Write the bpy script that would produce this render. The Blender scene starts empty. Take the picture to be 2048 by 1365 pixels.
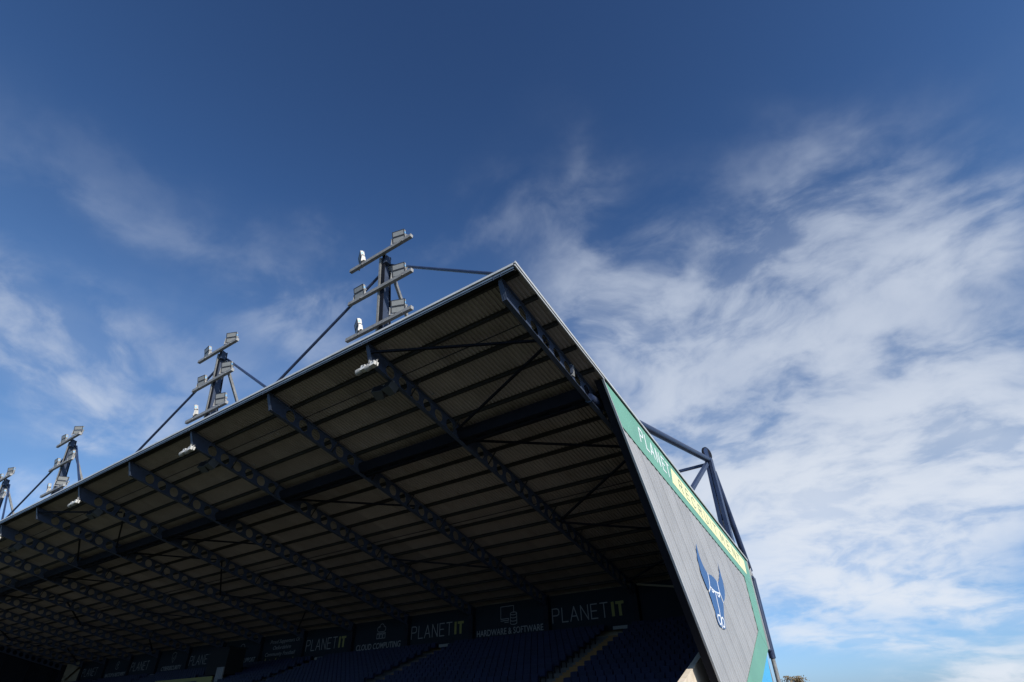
import bpy, bmesh, math, random
from mathutils import Vector, Matrix
random.seed(7)
sc = bpy.context.scene
COL = sc.collection

# ------------------------------------------------------------------ camera
EYE = 1.6                                   # metres above the pitch
CR = Vector((0.81879718, 0.57361751, -0.0231114))
CU = Vector((0.34371372, -0.45758612, 0.82004623))
CF = Vector((-0.45981742, 0.67939524, 0.57183043))
cam = bpy.data.cameras.new('camera')
cam.sensor_width = 36.0
cam.lens = 1052.8 / 2048 * 36.0
cam.clip_end = 5000
cam_o = bpy.data.objects.new('camera', cam)
M4 = Matrix((CR, CU, -CF)).transposed().to_4x4()
M4.translation = Vector((0, 0, EYE))
cam_o.matrix_world = M4
COL.objects.link(cam_o)
sc.camera = cam_o

# ------------------------------------------------------------------ sun, sky
SUN_EL, SUN_AZ = math.radians(34), math.radians(-27)    # azimuth from +X towards +Y
sdir = Vector((math.cos(SUN_EL) * math.cos(SUN_AZ), math.cos(SUN_EL) * math.sin(SUN_AZ), math.sin(SUN_EL)))
sun = bpy.data.lights.new('sun', 'SUN')
sun.energy = 5.0
sun.angle = math.radians(0.53)
sun.color = (1.0, 0.955, 0.88)
sun_o = bpy.data.objects.new('sun', sun)
sun_o.rotation_euler = (-sdir).to_track_quat('-Z', 'Y').to_euler()
sun_o.location = (30, -10, 40)
COL.objects.link(sun_o)

world = bpy.data.worlds.new('World')
sc.world = world
world.use_nodes = True
world.cycles.sampling_method = 'MANUAL'
world.cycles.sample_map_resolution = 512
sc.view_settings.view_transform = 'Standard'
sc.view_settings.look = 'None'
sc.view_settings.exposure = 0.0
sc.view_settings.gamma = 1.0
sc.view_settings.use_curve_mapping = False
sc.cycles.use_denoising = True
sc.cycles.max_bounces = 8
sc.cycles.diffuse_bounces = 3


def build_world():
    nt = world.node_tree
    N, L = nt.nodes, nt.links
    N.clear()
    out = N.new('ShaderNodeOutputWorld')
    bg = N.new('ShaderNodeBackground')
    bg.inputs['Strength'].default_value = 0.10
    L.new(bg.outputs[0], out.inputs[0])
    sky = N.new('ShaderNodeTexSky')
    sky.sky_type = 'NISHITA'
    sky.sun_disc = False
    sky.sun_elevation = SUN_EL
    sky.sun_rotation = math.atan2(sdir.x, sdir.y)
    sky.altitude = 100
    sky.air_density = 1.0
    sky.dust_density = 0.6
    sky.ozone_density = 2.0

    def math_(op, a, b=None, c=None, clamp=False):
        n = N.new('ShaderNodeMath'); n.operation = op; n.use_clamp = clamp
        for i, v in enumerate((a, b, c)):
            if v is None: continue
            if isinstance(v, (int, float)): n.inputs[i].default_value = v
            else: L.new(v, n.inputs[i])
        return n.outputs[0]

    def vdot(a, vec):
        n = N.new('ShaderNodeVectorMath'); n.operation = 'DOT_PRODUCT'
        L.new(a, n.inputs[0]); n.inputs[1].default_value = vec
        return n.outputs['Value']

    def smooth(v, lo, hi, tlo=0.0, thi=1.0):
        n = N.new('ShaderNodeMapRange'); n.interpolation_type = 'SMOOTHSTEP'
        L.new(v, n.inputs['Value'])
        n.inputs['From Min'].default_value = lo; n.inputs['From Max'].default_value = hi
        n.inputs['To Min'].default_value = tlo; n.inputs['To Max'].default_value = thi
        return n.outputs[0]

    def noise(vec, scale, detail, rough, dist=0.0, lac=2.0):
        n = N.new('ShaderNodeTexNoise'); n.noise_dimensions = '3D'
        L.new(vec, n.inputs['Vector'])
        n.inputs['Scale'].default_value = scale; n.inputs['Detail'].default_value = detail
        n.inputs['Roughness'].default_value = rough; n.inputs['Distortion'].default_value = dist
        n.inputs['Lacunarity'].default_value = lac
        return n

    tc = N.new('ShaderNodeTexCoord')
    sep = N.new('ShaderNodeSeparateXYZ'); L.new(tc.outputs['Generated'], sep.inputs[0])
    zc = math_('ADD', math_('MAXIMUM', sep.outputs['Z'], 0.0), 0.30)
    comb = N.new('ShaderNodeCombineXYZ')
    L.new(math_('DIVIDE', sep.outputs['X'], zc), comb.inputs[0])
    L.new(math_('DIVIDE', sep.outputs['Y'], zc), comb.inputs[1])
    comb.inputs[2].default_value = 1.0
    W = comb.outputs[0]

    def w_of(px, py):
        d = (CF + CR * ((px - 1024) / 1052.8) + CU * ((682.5 - py) / 1052.8)).normalized()
        return Vector((d.x, d.y)) / (max(d.z, 0) + 0.30)

    # cloud banks: where each lies in the cloud layer, its two half axes and its density
    BANKS = [
        (1620, 470, 260, 110, -25, 0.55), (1780, 560, 300, 90, -18, 0.50), (1470, 640, 200, 100, 10, 0.55), (1900, 520, 190, 60, -12, 0.45),
        (1700, 690, 240, 70, -14, 0.45), (1960, 720, 230, 90, -8, 0.50), (1280, 640, 130, 110, 50, 0.42), (1180, 580, 120, 90, 40, 0.22),
        (1800, 830, 330, 100, 5, 0.62), (2000, 880, 200, 90, 0, 0.55), (1330, 790, 160, 110, 30, 0.55), (1500, 960, 230, 110, 15, 0.62), (1690, 960, 220, 90, -5, 0.95),
        (1700, 1070, 330, 90, 5, 0.95), (1990, 990, 170, 70, -18, 0.75), (1650, 1180, 300, 60, 8, 0.80), (1900, 1200, 260, 40, 10, 0.60), (2020, 1350, 200, 40, -6, 0.90),
        (1700, 390, 230, 60, -10, 0.08), (1960, 400, 150, 60, -5, 0.12), (1560, 1260, 260, 30, 6, 0.50), (1850, 1290, 300, 20, 4, 0.35),
        (1060, 460, 90, 150, -70, 0.07), (1160, 370, 50, 90, 0, 0.10), (920, 475, 110, 26, -12, 0.08), (660, 470, 70, 40, 0, 0.07), (540, 530, 90, 60, 30, 0.08),
        (150, 370, 240, 45, 24, 0.05), (370, 470, 190, 50, 26, 0.10), (250, 330, 150, 40, 24, 0.03),
        (60, 690, 230, 110, 26, 0.24), (230, 800, 270, 80, 20, 0.30), (60, 600, 200, 60, 22, 0.18), (330, 710, 260, 60, 18, 0.16),
        (620, 595, 120, 50, -14, 0.22), (560, 660, 170, 50, 20, 0.10), (640, 690, 150, 70, 20, 0.14),
        (60, 1000, 130, 40, -10, 0.35), (170, 870, 60, 22, 10, 0.30),
    ]
    mask = None
    ragged = noise(W, 3.6, 5, 0.60)
    sub = N.new('ShaderNodeVectorMath'); sub.operation = 'SUBTRACT'
    L.new(W, sub.inputs[0]); sub.inputs[1].default_value = (0.14, 0.14, 0.0)
    rg = N.new('ShaderNodeVectorMath'); rg.operation = 'MULTIPLY_ADD'
    L.new(ragged.outputs['Color'], rg.inputs[0]); rg.inputs[1].default_value = (0.28, 0.28, 0.0); L.new(sub.outputs[0], rg.inputs[2])
    WM = rg.outputs[0]
    for (px, py, ra, rb, ang, amp) in BANKS:
        c = w_of(px, py); a = math.radians(ang)
        va = w_of(px + 0.3 * ra * math.cos(a), py + 0.3 * ra * math.sin(a)) - c
        vb = w_of(px - 0.3 * rb * math.sin(a), py + 0.3 * rb * math.cos(a)) - c
        va /= 0.3; vb /= 0.3
        inv = Matrix(((va.x, vb.x), (va.y, vb.y))).inverted()
        t = inv @ c
        d1 = vdot(WM, (inv[0][0], inv[0][1], -t.x)); d2 = vdot(WM, (inv[1][0], inv[1][1], -t.y))
        r2 = math_('ADD', math_('MULTIPLY', d1, d1), math_('MULTIPLY', d2, d2))
        g = math_('MULTIPLY', math_('EXPONENT', math_('MULTIPLY', r2, -1.2)), amp)
        mask = g if mask is None else math_('ADD', mask, g)
    # a little high cloud elsewhere in the sky too
    broad = noise(W, 1.1, 3, 0.5)
    elsewhere = math_('MULTIPLY', smooth(broad.outputs[0], 0.52, 0.75), 0.10)
    mask = math_('ADD', mask, elsewhere)
    # wisps: gently warped, stretched noise
    warp = noise(W, 1.9, 3, 0.5)
    wv = N.new('ShaderNodeVectorMath'); wv.operation = 'MULTIPLY_ADD'
    L.new(warp.outputs['Color'], wv.inputs[0]); wv.inputs[1].default_value = (0.34, 0.34, 0); L.new(W, wv.inputs[2])
    mp = N.new('ShaderNodeMapping'); L.new(wv.outputs[0], mp.inputs[0])
    mp.inputs['Rotation'].default_value = (0, 0, math.radians(-8))
    mp.inputs['Scale'].default_value = (1.0, 1.2, 1.0)
    n1 = noise(mp.outputs[0], 4.2, 7, 0.54)
    mp2 = N.new('ShaderNodeMapping'); L.new(wv.outputs[0], mp2.inputs[0])
    mp2.inputs['Rotation'].default_value = (0, 0, math.radians(20))
    mp2.inputs['Scale'].default_value = (1.0, 1.3, 1.0)
    n2 = noise(mp2.outputs[0], 9.0, 8, 0.58)
    tex = math_('ADD', math_('MULTIPLY', n1.outputs[0], 0.66), math_('MULTIPLY', n2.outputs[0], 0.34))
    texs = smooth(tex, 0.39, 0.635, 0.02, 2.1)
    dens = math_('MULTIPLY', mask, texs)
    soft = math_('MULTIPLY', math_('MULTIPLY', mask, mask), 0.45)
    dens = math_('ADD', dens, soft)
    alpha = math_('SUBTRACT', 1.0, math_('POWER', 2.718, math_('MULTIPLY', dens, -1.15)))
    alpha = math_('MULTIPLY', alpha, 0.97, clamp=True)
    # the clear autumn air: deep blue overhead, paler blue towards the horizon
    ramp = N.new('ShaderNodeValToRGB'); L.new(sep.outputs['Z'], ramp.inputs[0])
    el = ramp.color_ramp.elements
    stops = [(0.0, (0.66, 0.98, 1.75)), (0.12, (0.70, 0.98, 1.40)), (0.30, (0.86, 1.08, 1.30)), (0.54, (0.80, 1.08, 1.38)), (0.72, (0.54, 0.82, 1.17)), (0.92, (0.42, 0.63, 0.93))]
    while len(el) < len(stops): el.new(0.5)
    for e, (p, c) in zip(el, stops): e.position = p; e.color = tuple(v * 0.5 for v in c) + (1,)
    hs = N.new('ShaderNodeMix'); hs.data_type = 'RGBA'; hs.blend_type = 'MULTIPLY'; hs.inputs['Factor'].default_value = 1.0
    dbl = N.new('ShaderNodeVectorMath'); dbl.operation = 'SCALE'; dbl.inputs['Scale'].default_value = 2.0
    L.new(ramp.outputs[0], dbl.inputs[0])
    L.new(sky.outputs[0], hs.inputs['A']); L.new(dbl.outputs[0], hs.inputs['B'])
    mix = N.new('ShaderNodeMix'); mix.data_type = 'RGBA'
    L.new(alpha, mix.inputs['Factor'])
    L.new(hs.outputs['Result'], mix.inputs['A'])
    # cloud colour follows elevation a little: whiter low down
    ccol = N.new('ShaderNodeMix'); ccol.data_type = 'RGBA'
    L.new(smooth(sep.outputs['Z'], 0.05, 0.75), ccol.inputs['Factor'])
    ccol.inputs['A'].default_value = (7.9, 8.4, 9.2, 1)
    ccol.inputs['B'].default_value = (5.2, 5.9, 7.2, 1)
    L.new(ccol.outputs['Result'], mix.inputs['B'])
    L.new(mix.outputs['Result'], bg.inputs['Color'])


build_world()


# ------------------------------------------------------------------ materials
def mat(name, col, rough=0.6, metal=0.0, var=0.12, scale=3.0, bump=0.0, bscale=40.0, spec=0.5, stretch=(1, 1, 1), dirt=None, rand=0.0):
    m = bpy.data.materials.new(name); m.use_nodes = True
    nt = m.node_tree; N, L = nt.nodes, nt.links
    b = N['Principled BSDF']
    b.inputs['Roughness'].default_value = rough
    b.inputs['Metallic'].default_value = metal
    b.inputs['Specular IOR Level'].default_value = spec
    tc = N.new('ShaderNodeTexCoord'); mp = N.new('ShaderNodeMapping')
    L.new(tc.outputs['Object'], mp.inputs[0]); mp.inputs['Scale'].default_value = stretch
    n = N.new('ShaderNodeTexNoise'); n.inputs['Scale'].default_value = scale
    n.inputs['Detail'].default_value = 6; n.inputs['Roughness'].default_value = 0.62
    L.new(mp.outputs[0], n.inputs['Vector'])
    r = N.new('ShaderNodeValToRGB')
    lo = tuple(max(0, c * (1 - var * 1.6)) for c in col) + (1,)
    hi = tuple(min(1, c * (1 + var)) for c in col) + (1,)
    r.color_ramp.elements[0].position = 0.3; r.color_ramp.elements[0].color = lo
    r.color_ramp.elements[1].position = 0.7; r.color_ramp.elements[1].color = hi
    L.new(n.outputs[0], r.inputs[0])
    last = r.outputs[0]
    if dirt:
        n3 = N.new('ShaderNodeTexNoise'); n3.inputs['Scale'].default_value = dirt[1]; n3.inputs['Detail'].default_value = 8
        n3.inputs['Roughness'].default_value = 0.7
        mp3 = N.new('ShaderNodeMapping'); mp3.inputs['Scale'].default_value = dirt[3]
        L.new(tc.outputs['Object'], mp3.inputs[0]); L.new(mp3.outputs[0], n3.inputs['Vector'])
        r3 = N.new('ShaderNodeValToRGB'); r3.color_ramp.elements[0].position = 0.52; r3.color_ramp.elements[1].position = 0.75
        r3.color_ramp.elements[0].color = (0, 0, 0, 1); r3.color_ramp.elements[1].color = (dirt[2],) * 3 + (1,)
        L.new(n3.outputs[0], r3.inputs[0])
        mx = N.new('ShaderNodeMix'); mx.data_type = 'RGBA'
        L.new(r3.outputs[0], mx.inputs['Factor']); L.new(last, mx.inputs['A']); mx.inputs['B'].default_value = tuple(dirt[0]) + (1,)
        last = mx.outputs['Result']
    if rand:
        oi = N.new('ShaderNodeObjectInfo'); mr = N.new('ShaderNodeMapRange')
        L.new(oi.outputs['Random'], mr.inputs['Value']); mr.inputs['To Min'].default_value = 1 - rand; mr.inputs['To Max'].default_value = 1 + rand
        vs_ = N.new('ShaderNodeVectorMath'); vs_.operation = 'SCALE'; L.new(last, vs_.inputs[0]); L.new(mr.outputs[0], vs_.inputs['Scale'])
        last = vs_.outputs[0]
    L.new(last, b.inputs['Base Color'])
    rr = N.new('ShaderNodeMapRange'); L.new(n.outputs[0], rr.inputs['Value'])
    rr.inputs['To Min'].default_value = max(0.05, rough - 0.1); rr.inputs['To Max'].default_value = min(1, rough + 0.12)
    L.new(rr.outputs[0], b.inputs['Roughness'])
    if bump:
        n2 = N.new('ShaderNodeTexNoise'); n2.inputs['Scale'].default_value = bscale; n2.inputs['Detail'].default_value = 4
        L.new(mp.outputs[0], n2.inputs['Vector'])
        bp = N.new('ShaderNodeBump'); bp.inputs['Strength'].default_value = bump; bp.inputs['Distance'].default_value = 0.02
        L.new(n2.outputs[0], bp.inputs['Height']); L.new(bp.outputs[0], b.inputs['Normal'])
    return m


MT = dict(
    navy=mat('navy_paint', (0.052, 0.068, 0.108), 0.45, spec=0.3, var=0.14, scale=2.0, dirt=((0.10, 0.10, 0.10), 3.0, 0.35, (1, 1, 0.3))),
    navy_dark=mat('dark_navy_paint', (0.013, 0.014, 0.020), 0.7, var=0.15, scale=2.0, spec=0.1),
    mast_navy=mat('mast_navy_paint', (0.024, 0.038, 0.085), 0.34, var=0.18, scale=1.5, dirt=((0.08, 0.085, 0.09), 2.5, 0.4, (1, 1, 0.4))),
    purlin=mat('purlin_steel', (0.034, 0.031, 0.028), 0.65, spec=0.2, var=0.15),
    sheet=mat('roof_lining', (0.345, 0.295, 0.262), 0.6, var=0.10, scale=0.7, dirt=((0.17, 0.115, 0.075), 1.1, 0.5, (1, 0.25, 1)), rand=0.14),
    flash=mat('flashing_grey', (0.52, 0.53, 0.53), 0.42, var=0.10, scale=1.2, dirt=((0.25, 0.25, 0.24), 3.0, 0.4, (0.5, 1, 1))),
    galv=mat('galvanised_steel', (0.235, 0.235, 0.23), 0.5, metal=0.0, var=0.22, scale=6.0, dirt=((0.14, 0.13, 0.12), 4.0, 0.5, (1, 1, 1))),
    clad=mat('grey_cladding', (0.385, 0.382, 0.38), 0.42, var=0.06, scale=0.5, dirt=((0.28, 0.275, 0.265), 0.8, 0.45, (1, 1, 0.25)), rand=0.035),
    green=mat('green_vinyl', (0.170, 0.385, 0.285), 0.45, var=0.05, scale=0.6, dirt=((0.13, 0.30, 0.22), 1.2, 0.4, (1, 1, 0.4))),
    yellow=mat('pale_yellow_vinyl', (0.90, 0.87, 0.48), 0.45, var=0.03, scale=0.8),
    white=mat('white_vinyl', (0.85, 0.86, 0.86), 0.5, var=0.03),
    grey_text=mat('grey_green_vinyl', (0.17, 0.24, 0.22), 0.5, var=0.08),
    logo=mat('logo_blue_vinyl', (0.050, 0.125, 0.29), 0.42, var=0.06, scale=0.8),
    sky_panel=mat('light_blue_panel', (0.085, 0.42, 0.72), 0.45, var=0.04, scale=0.5),
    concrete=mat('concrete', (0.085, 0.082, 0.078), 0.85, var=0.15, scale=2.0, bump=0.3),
    cream=mat('cream_concrete', (0.70, 0.60, 0.47), 0.8, var=0.08, scale=2.5, bump=0.3, dirt=((0.45, 0.36, 0.26), 2.0, 0.5, (1, 1, 1))),
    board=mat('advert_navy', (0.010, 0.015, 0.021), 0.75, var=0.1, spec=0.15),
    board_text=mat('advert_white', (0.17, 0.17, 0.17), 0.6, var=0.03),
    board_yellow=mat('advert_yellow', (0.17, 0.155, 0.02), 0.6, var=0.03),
    wall=mat('back_wall_beige', (0.24, 0.20, 0.13), 0.7, var=0.12, scale=0.8),
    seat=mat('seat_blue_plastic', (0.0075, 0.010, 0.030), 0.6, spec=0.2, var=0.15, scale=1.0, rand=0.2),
    orange=mat('step_orange', (0.20, 0.10, 0.022), 0.7, var=0.15),
    pale=mat('pale_rail', (0.16, 0.16, 0.15), 0.6, var=0.05),
    lamp=mat('lamp_housing', (0.38, 0.37, 0.35), 0.42, var=0.12, scale=12.0),
    lamp_white=mat('lamp_white', (0.62, 0.61, 0.58), 0.45, var=0.06, scale=14.0),
    channel=mat('channel_blue_grey', (0.105, 0.145, 0.20), 0.4, var=0.14, scale=1.5),
    roof_top=mat('roof_outer_skin', (0.16, 0.165, 0.17), 0.5, var=0.1),
    lamp_dark=mat('lamp_frame', (0.045, 0.045, 0.05), 0.5, var=0.1),
    glass=mat('lamp_glass', (0.27, 0.275, 0.27), 0.45, var=0.08, scale=10.0),
    sticker=mat('blue_label', (0.22, 0.52, 0.85), 0.5, var=0.03),
    speaker=mat('speaker_grey', (0.07, 0.075, 0.078), 0.7, var=0.1),
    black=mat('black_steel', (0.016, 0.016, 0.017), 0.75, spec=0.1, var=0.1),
    cable=mat('cable', (0.03, 0.03, 0.03), 0.6, var=0.1),
    grass=mat('pitch_grass', (0.031, 0.044, 0.015), 0.9, var=0.25, scale=0.6, bump=0.5),
    ground=mat('ground_tarmac', (0.05,0.05,0.049), 0.9, var=0.2, scale=0.3, bump=0.3),
    bark=mat('bark', (0.09, 0.07, 0.05), 0.9, var=0.3, scale=6.0),
    leaf=mat('autumn_leaf', (0.17, 0.115, 0.045), 0.6, var=0.45, scale=0.9),
)


# ------------------------------------------------------------------ mesh helpers
class MB:
    def __init__(self):
        self.v = []; self.f = []

    def add(self, vs, fs):
        o = len(self.v)
        self.v += [tuple(p) for p in vs]
        self.f += [tuple(i + o for i in f) for f in fs]
        return self

    def box(self, a, b):
        x0, y0, z0 = a; x1, y1, z1 = b
        return self.add([(x0, y0, z0), (x1, y0, z0), (x1, y1, z0), (x0, y1, z0), (x0, y0, z1), (x1, y0, z1), (x1, y1, z1), (x0, y1, z1)],
                        [(0, 3, 2, 1), (4, 5, 6, 7), (0, 1, 5, 4), (1, 2, 6, 5), (2, 3, 7, 6), (3, 0, 4, 7)])

    def prism(self, poly, off):
        """poly: 3-D outline, extruded by vector off"""
        n = len(poly); off = Vector(off)
        P = [Vector(p) for p in poly]
        vs = P + [p + off for p in P]
        fs = [tuple(range(n - 1, -1, -1)), tuple(range(n, 2 * n))]
        fs += [(i, (i + 1) % n, n + (i + 1) % n, n + i) for i in range(n)]
        return self.add(vs, fs)

    def bar(self, p, q, w, h, up=(0, 0, 1)):
        p, q = Vector(p), Vector(q); d = (q - p).normalized(); up = Vector(up)
        s = d.cross(up)
        if s.length < 1e-4: s = d.cross(Vector((0, 1, 0)))
        s.normalize(); u = s.cross(d).normalized()
        a, b = s * w / 2, u * h / 2
        return self.prism([p - a - b, p + a - b, p + a + b, p - a + b], q - p)

    def tube(self, p, q, r, n=12, r2=None):
        p, q = Vector(p), Vector(q); d = (q - p).normalized()
        s = d.orthogonal().normalized(); u = d.cross(s)
        r2 = r if r2 is None else r2
        vs = []
        for c, rr in ((p, r), (q, r2)):
            for i in range(n):
                a = 2 * math.pi * i / n
                vs.append(c + s * rr * math.cos(a) + u * rr * math.sin(a))
        fs = [(i, (i + 1) % n, n + (i + 1) % n, n + i) for i in range(n)]
        fs += [tuple(range(n - 1, -1, -1)), tuple(range(n, 2 * n))]
        return self.add(vs, fs)

    def path(self, pts, r, n=6):
        for a, b in zip(pts, pts[1:]): self.tube(a, b, r, n)
        return self

    def mesh(self, name, m, smooth=False):
        me = bpy.data.meshes.new(name)
        me.from_pydata(self.v, [], self.f)
        bm = bmesh.new(); bm.from_mesh(me)
        bmesh.ops.recalc_face_normals(bm, faces=bm.faces)
        bm.to_mesh(me); bm.free()
        me.materials.append(MT[m])
        if smooth:
            for p in me.polygons: p.use_smooth = True
            try: me.set_sharp_from_angle(angle=math.radians(40))
            except Exception: pass
        return me

    def build(self, name, m, parent=None, smooth=False):
        return put(name, self.mesh(name, m, smooth), parent)


def put(name, me, parent=None, loc=None):
    o = bpy.data.objects.new(name, me)
    COL.objects.link(o)
    if parent: o.parent = parent
    if loc: o.location = loc
    return o


def tag(o, label, cat, group=None):
    o['label'] = label; o['category'] = cat
    if group: o['group'] = group
    return o


def thing(name, label, cat, loc=(0, 0, 0), group=None):
    o = bpy.data.objects.new(name, None); COL.objects.link(o); o.location = loc
    o.empty_display_size = 0.3
    return tag(o, label, cat, group)


def copy_tree(o, parent=None):
    c = o.copy(); COL.objects.link(c); c.parent = parent
    for ch in list(o.children): copy_tree(ch, c)
    return c


def Z(z): return z + EYE                     # heights above were read from eye level


# ------------------------------------------------------------------ key dimensions
S = 7.2; X0 = -8.704; NR = 15
XR = [X0 - S * i for i in range(NR)]
XE = -7.9325                                  # outer face of the near end
XF = XR[-1] - 0.77
Y0 = 12.109; YF = 12.04; YB = 37.93; YR = 37.25
SL = 0.2455
ZE = Z(13.31)
def zr(Y): return ZE - SL * (Y - Y0)          # top of the rafters
GH = 0.76                                     # rafter depth
PH = 0.12                                     # purlin depth
D3 = Vector((0, 1, -SL))

# ------------------------------------------------------------------ ground
g = MB().add([(-2500, -2500, 0), (2500, -2500, 0), (2500, 2500, 0), (-2500, 2500, 0)], [(0, 1, 2, 3)]).build('ground', 'ground')
g['kind'] = 'structure'
g = MB().add([(-112, -62, 0.004), (-1, -62, 0.004), (-1, 15.5, 0.004), (-112, 15.5, 0.004)], [(0, 1, 2, 3)]).build('pitch', 'grass')
g['kind'] = 'structure'

# ------------------------------------------------------------------ grandstand
GS = thing('grandstand', 'all-seater football stand with dark sloping roof, cellular steel rafters and grey end wall', 'grandstand', (XE, 30, 0))
GSI = Matrix.Translation(-Vector((XE, 30, 0)))


def part(mb, name, m, parent=None, smooth=False):
    """a part of the stand, modelled in world coordinates"""
    if parent is None:
        o = mb.build(name, m, GS, smooth); o.matrix_parent_inverse = GSI
    else:
        o = mb.build(name, m, parent, smooth)
    return o


# --- rafters: cellular beams
HOLE0, HP, HR = 13.63, 0.834, 0.282
def web_mesh():
    mb = MB(); t = 0.012
    YEND = YB - 0.12
    holes = [HOLE0 + HP * k for k in range(29) if k != 7]
    holes = [h for h in holes if h + HP / 2 < YEND]
    def P(y, v, x):  # v = distance below rafter top
        return (x, y, zr(y) - v)
    def slab(y0, y1, y0b=None):
        y0b = y0 if y0b is None else y0b
        mb.prism([P(y0, 0, -t), P(y1, 0, -t), P(y1, GH, -t), P(y0b, GH, -t)], (2 * t, 0, 0))
    cur = Y0 + 0.03; first = True
    for h in holes:
        a, b = h - HP / 2, h + HP / 2
        if a > cur + 1e-3:
            slab(cur, a, cur + 0.30 if first else None)
        first = False
        n = 20
        circ = []; rect = []
        for i in range(n):
            an = 2 * math.pi * i / n
            cx, cy = math.cos(an), math.sin(an)
            circ.append((h + HR * cx, GH / 2 + HR * cy))
            k = min((HP / 2) / abs(cx) if abs(cx) > 1e-6 else 9, (GH / 2) / abs(cy) if abs(cy) > 1e-6 else 9)
            rect.append((h + k * cx, GH / 2 + k * cy))
        # snap the nearest points to the corners
        for sx in (-1, 1):
            for sy in (-1, 1):
                c = (h + sx * HP / 2, GH / 2 + sy * GH / 2)
                j = min(range(n), key=lambda i: (rect[i][0] - c[0]) ** 2 + (rect[i][1] - c[1]) ** 2)
                rect[j] = c
        vs = []
        for x in (-t, t):
            vs += [P(y, v, x) for y, v in rect] + [P(y, v, x) for y, v in circ]
        fs = []
        for i in range(n):
            j = (i + 1) % n
            fs.append((i, j, n + j, n + i)); fs.append((2 * n + i, 3 * n + i, 3 * n + j, 2 * n + j))
            fs.append((n + i, n + j, 3 * n + j, 3 * n + i))
        mb.add(vs, fs)
        cur = b
    if YEND > cur: slab(cur, YEND)
    return mb


web = web_mesh().mesh('rafter_web', 'navy')
fw = 0.105
tf = MB().prism([(-fw, Y0, zr(Y0)), (fw, Y0, zr(Y0)), (fw, Y0, zr(Y0) - 0.022), (-fw, Y0, zr(Y0) - 0.022)], D3 * (YB - 0.1 - Y0)).mesh('top_flange', 'navy')
yb0 = Y0 + 0.33
bf = MB().prism([(-fw, yb0, zr(yb0) - GH), (fw, yb0, zr(yb0) - GH), (fw, yb0, zr(yb0) - GH - 0.024), (-fw, yb0, zr(yb0) - GH - 0.024)], D3 * (YB - 0.1 - yb0)).mesh('bottom_flange', 'navy')
# the front end plate: narrow at the top, kinked, wide at the bottom
epm = MB()
pl = [(-0.06, 0.0), (0.05, 0.0), (0.105, 0.30), (0.105, GH + 0.03), (-0.105, GH + 0.03), (-0.105, 0.22)]
epm.prism([(x, Y0 + 0.01 + 0.32 * v / GH, zr(Y0) - v - 0.06 * v) for x, v in pl], (0, 0.02, 0))
ep = epm.mesh('end_plate', 'navy')
for i, x in enumerate(XR):
    r = put('rafter', web, GS); r.matrix_parent_inverse = GSI; r.location = (x, 0, 0)
    if i == 0: r['label'] = 'outermost rafter with sunlit blue web between its round holes'
    put('top_flange', tf, r); put('bottom_flange', bf, r); put('end_plate', ep, r)

# --- purlins (zed sections), continuous along the stand
PY = [12.32] + [12.10 + 1.48 * k for k in range(1, 18)]
for y in PY:
    z = zr(y)
    mb = MB()
    L_ = XE - 0.02 - XF
    zsec = [(0.0, 0.003), (0.09, 0.003), (0.09, 0.012), (0.012, 0.012), (0.012, PH - 0.003), (-0.08, PH - 0.003), (-0.08, PH - 0.012), (0.0, PH - 0.012)]
    mb.prism([(XF, y + a, z + b - SL * a) for a, b in zsec], (L_, 0, 0))
    part(mb, 'purlin', 'purlin')

# --- roof sheets: profiled steel, corrugations run down the slope
RP = 0.2057                                   # rib pitch, 17.5 per half bay
def sheet_mesh(y0, y1, nr, seed):
    rnd = random.Random(seed)
    mb = MB(); prof = []
    for k in range(nr):
        x = k * RP
        prof += [(x, 0.0), (x + 0.085, 0.0), (x + 0.110, 0.062), (x + 0.180, 0.062)]
    prof.append((nr * RP + 0.02, 0.0))
    z0, z1 = zr(y0) + PH + 0.004, zr(y1) + PH + 0.004
    vs = [(-a, y0, z0 + b) for a, b in prof] + [(-a, y1, z1 + b) for a, b in prof]
    n = len(prof)
    fs = [(i, i + 1, n + i + 1, n + i) for i in range(n - 1)]
    vs2 = [(x, y, z + 0.045) for x, y, z in (vs[0], vs[n - 1], vs[2 * n - 1], vs[n])]
    mb.add(vs, fs)
    return mb
nr = 14
SW = nr * RP                                  # sheet width 2.88
YS = [YF - 0.02, 20.97, 29.85, YB + 0.425]
sheets = [sheet_mesh(a - (0.0 if k == 0 else 0.12), b, nr, k).mesh('roof_sheet', 'sheet') for k, (a, b) in enumerate(zip(YS, YS[1:]))]
topskin = [MB().prism([(0, a, zr(a) + PH + 0.075), (-SW, a, zr(a) + PH + 0.075), (-SW, b, zr(b) + PH + 0.075), (0, b, zr(b) + PH + 0.075)], (0, 0, 0.02)).mesh('outer_skin', 'roof_top') for a, b in zip(YS, YS[1:])]
nx = int(math.ceil((XE - XF) / SW))
for k in range(3):
    for i in range(nx):
        o = put('roof_sheet', sheets[k], GS); o.matrix_parent_inverse = GSI
        o.location = (XE - 0.03 - i * SW, 0, 0.003 * ((i + k) % 2) + 0.002 * k)
        put('outer_skin', topskin[k], o)

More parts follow.
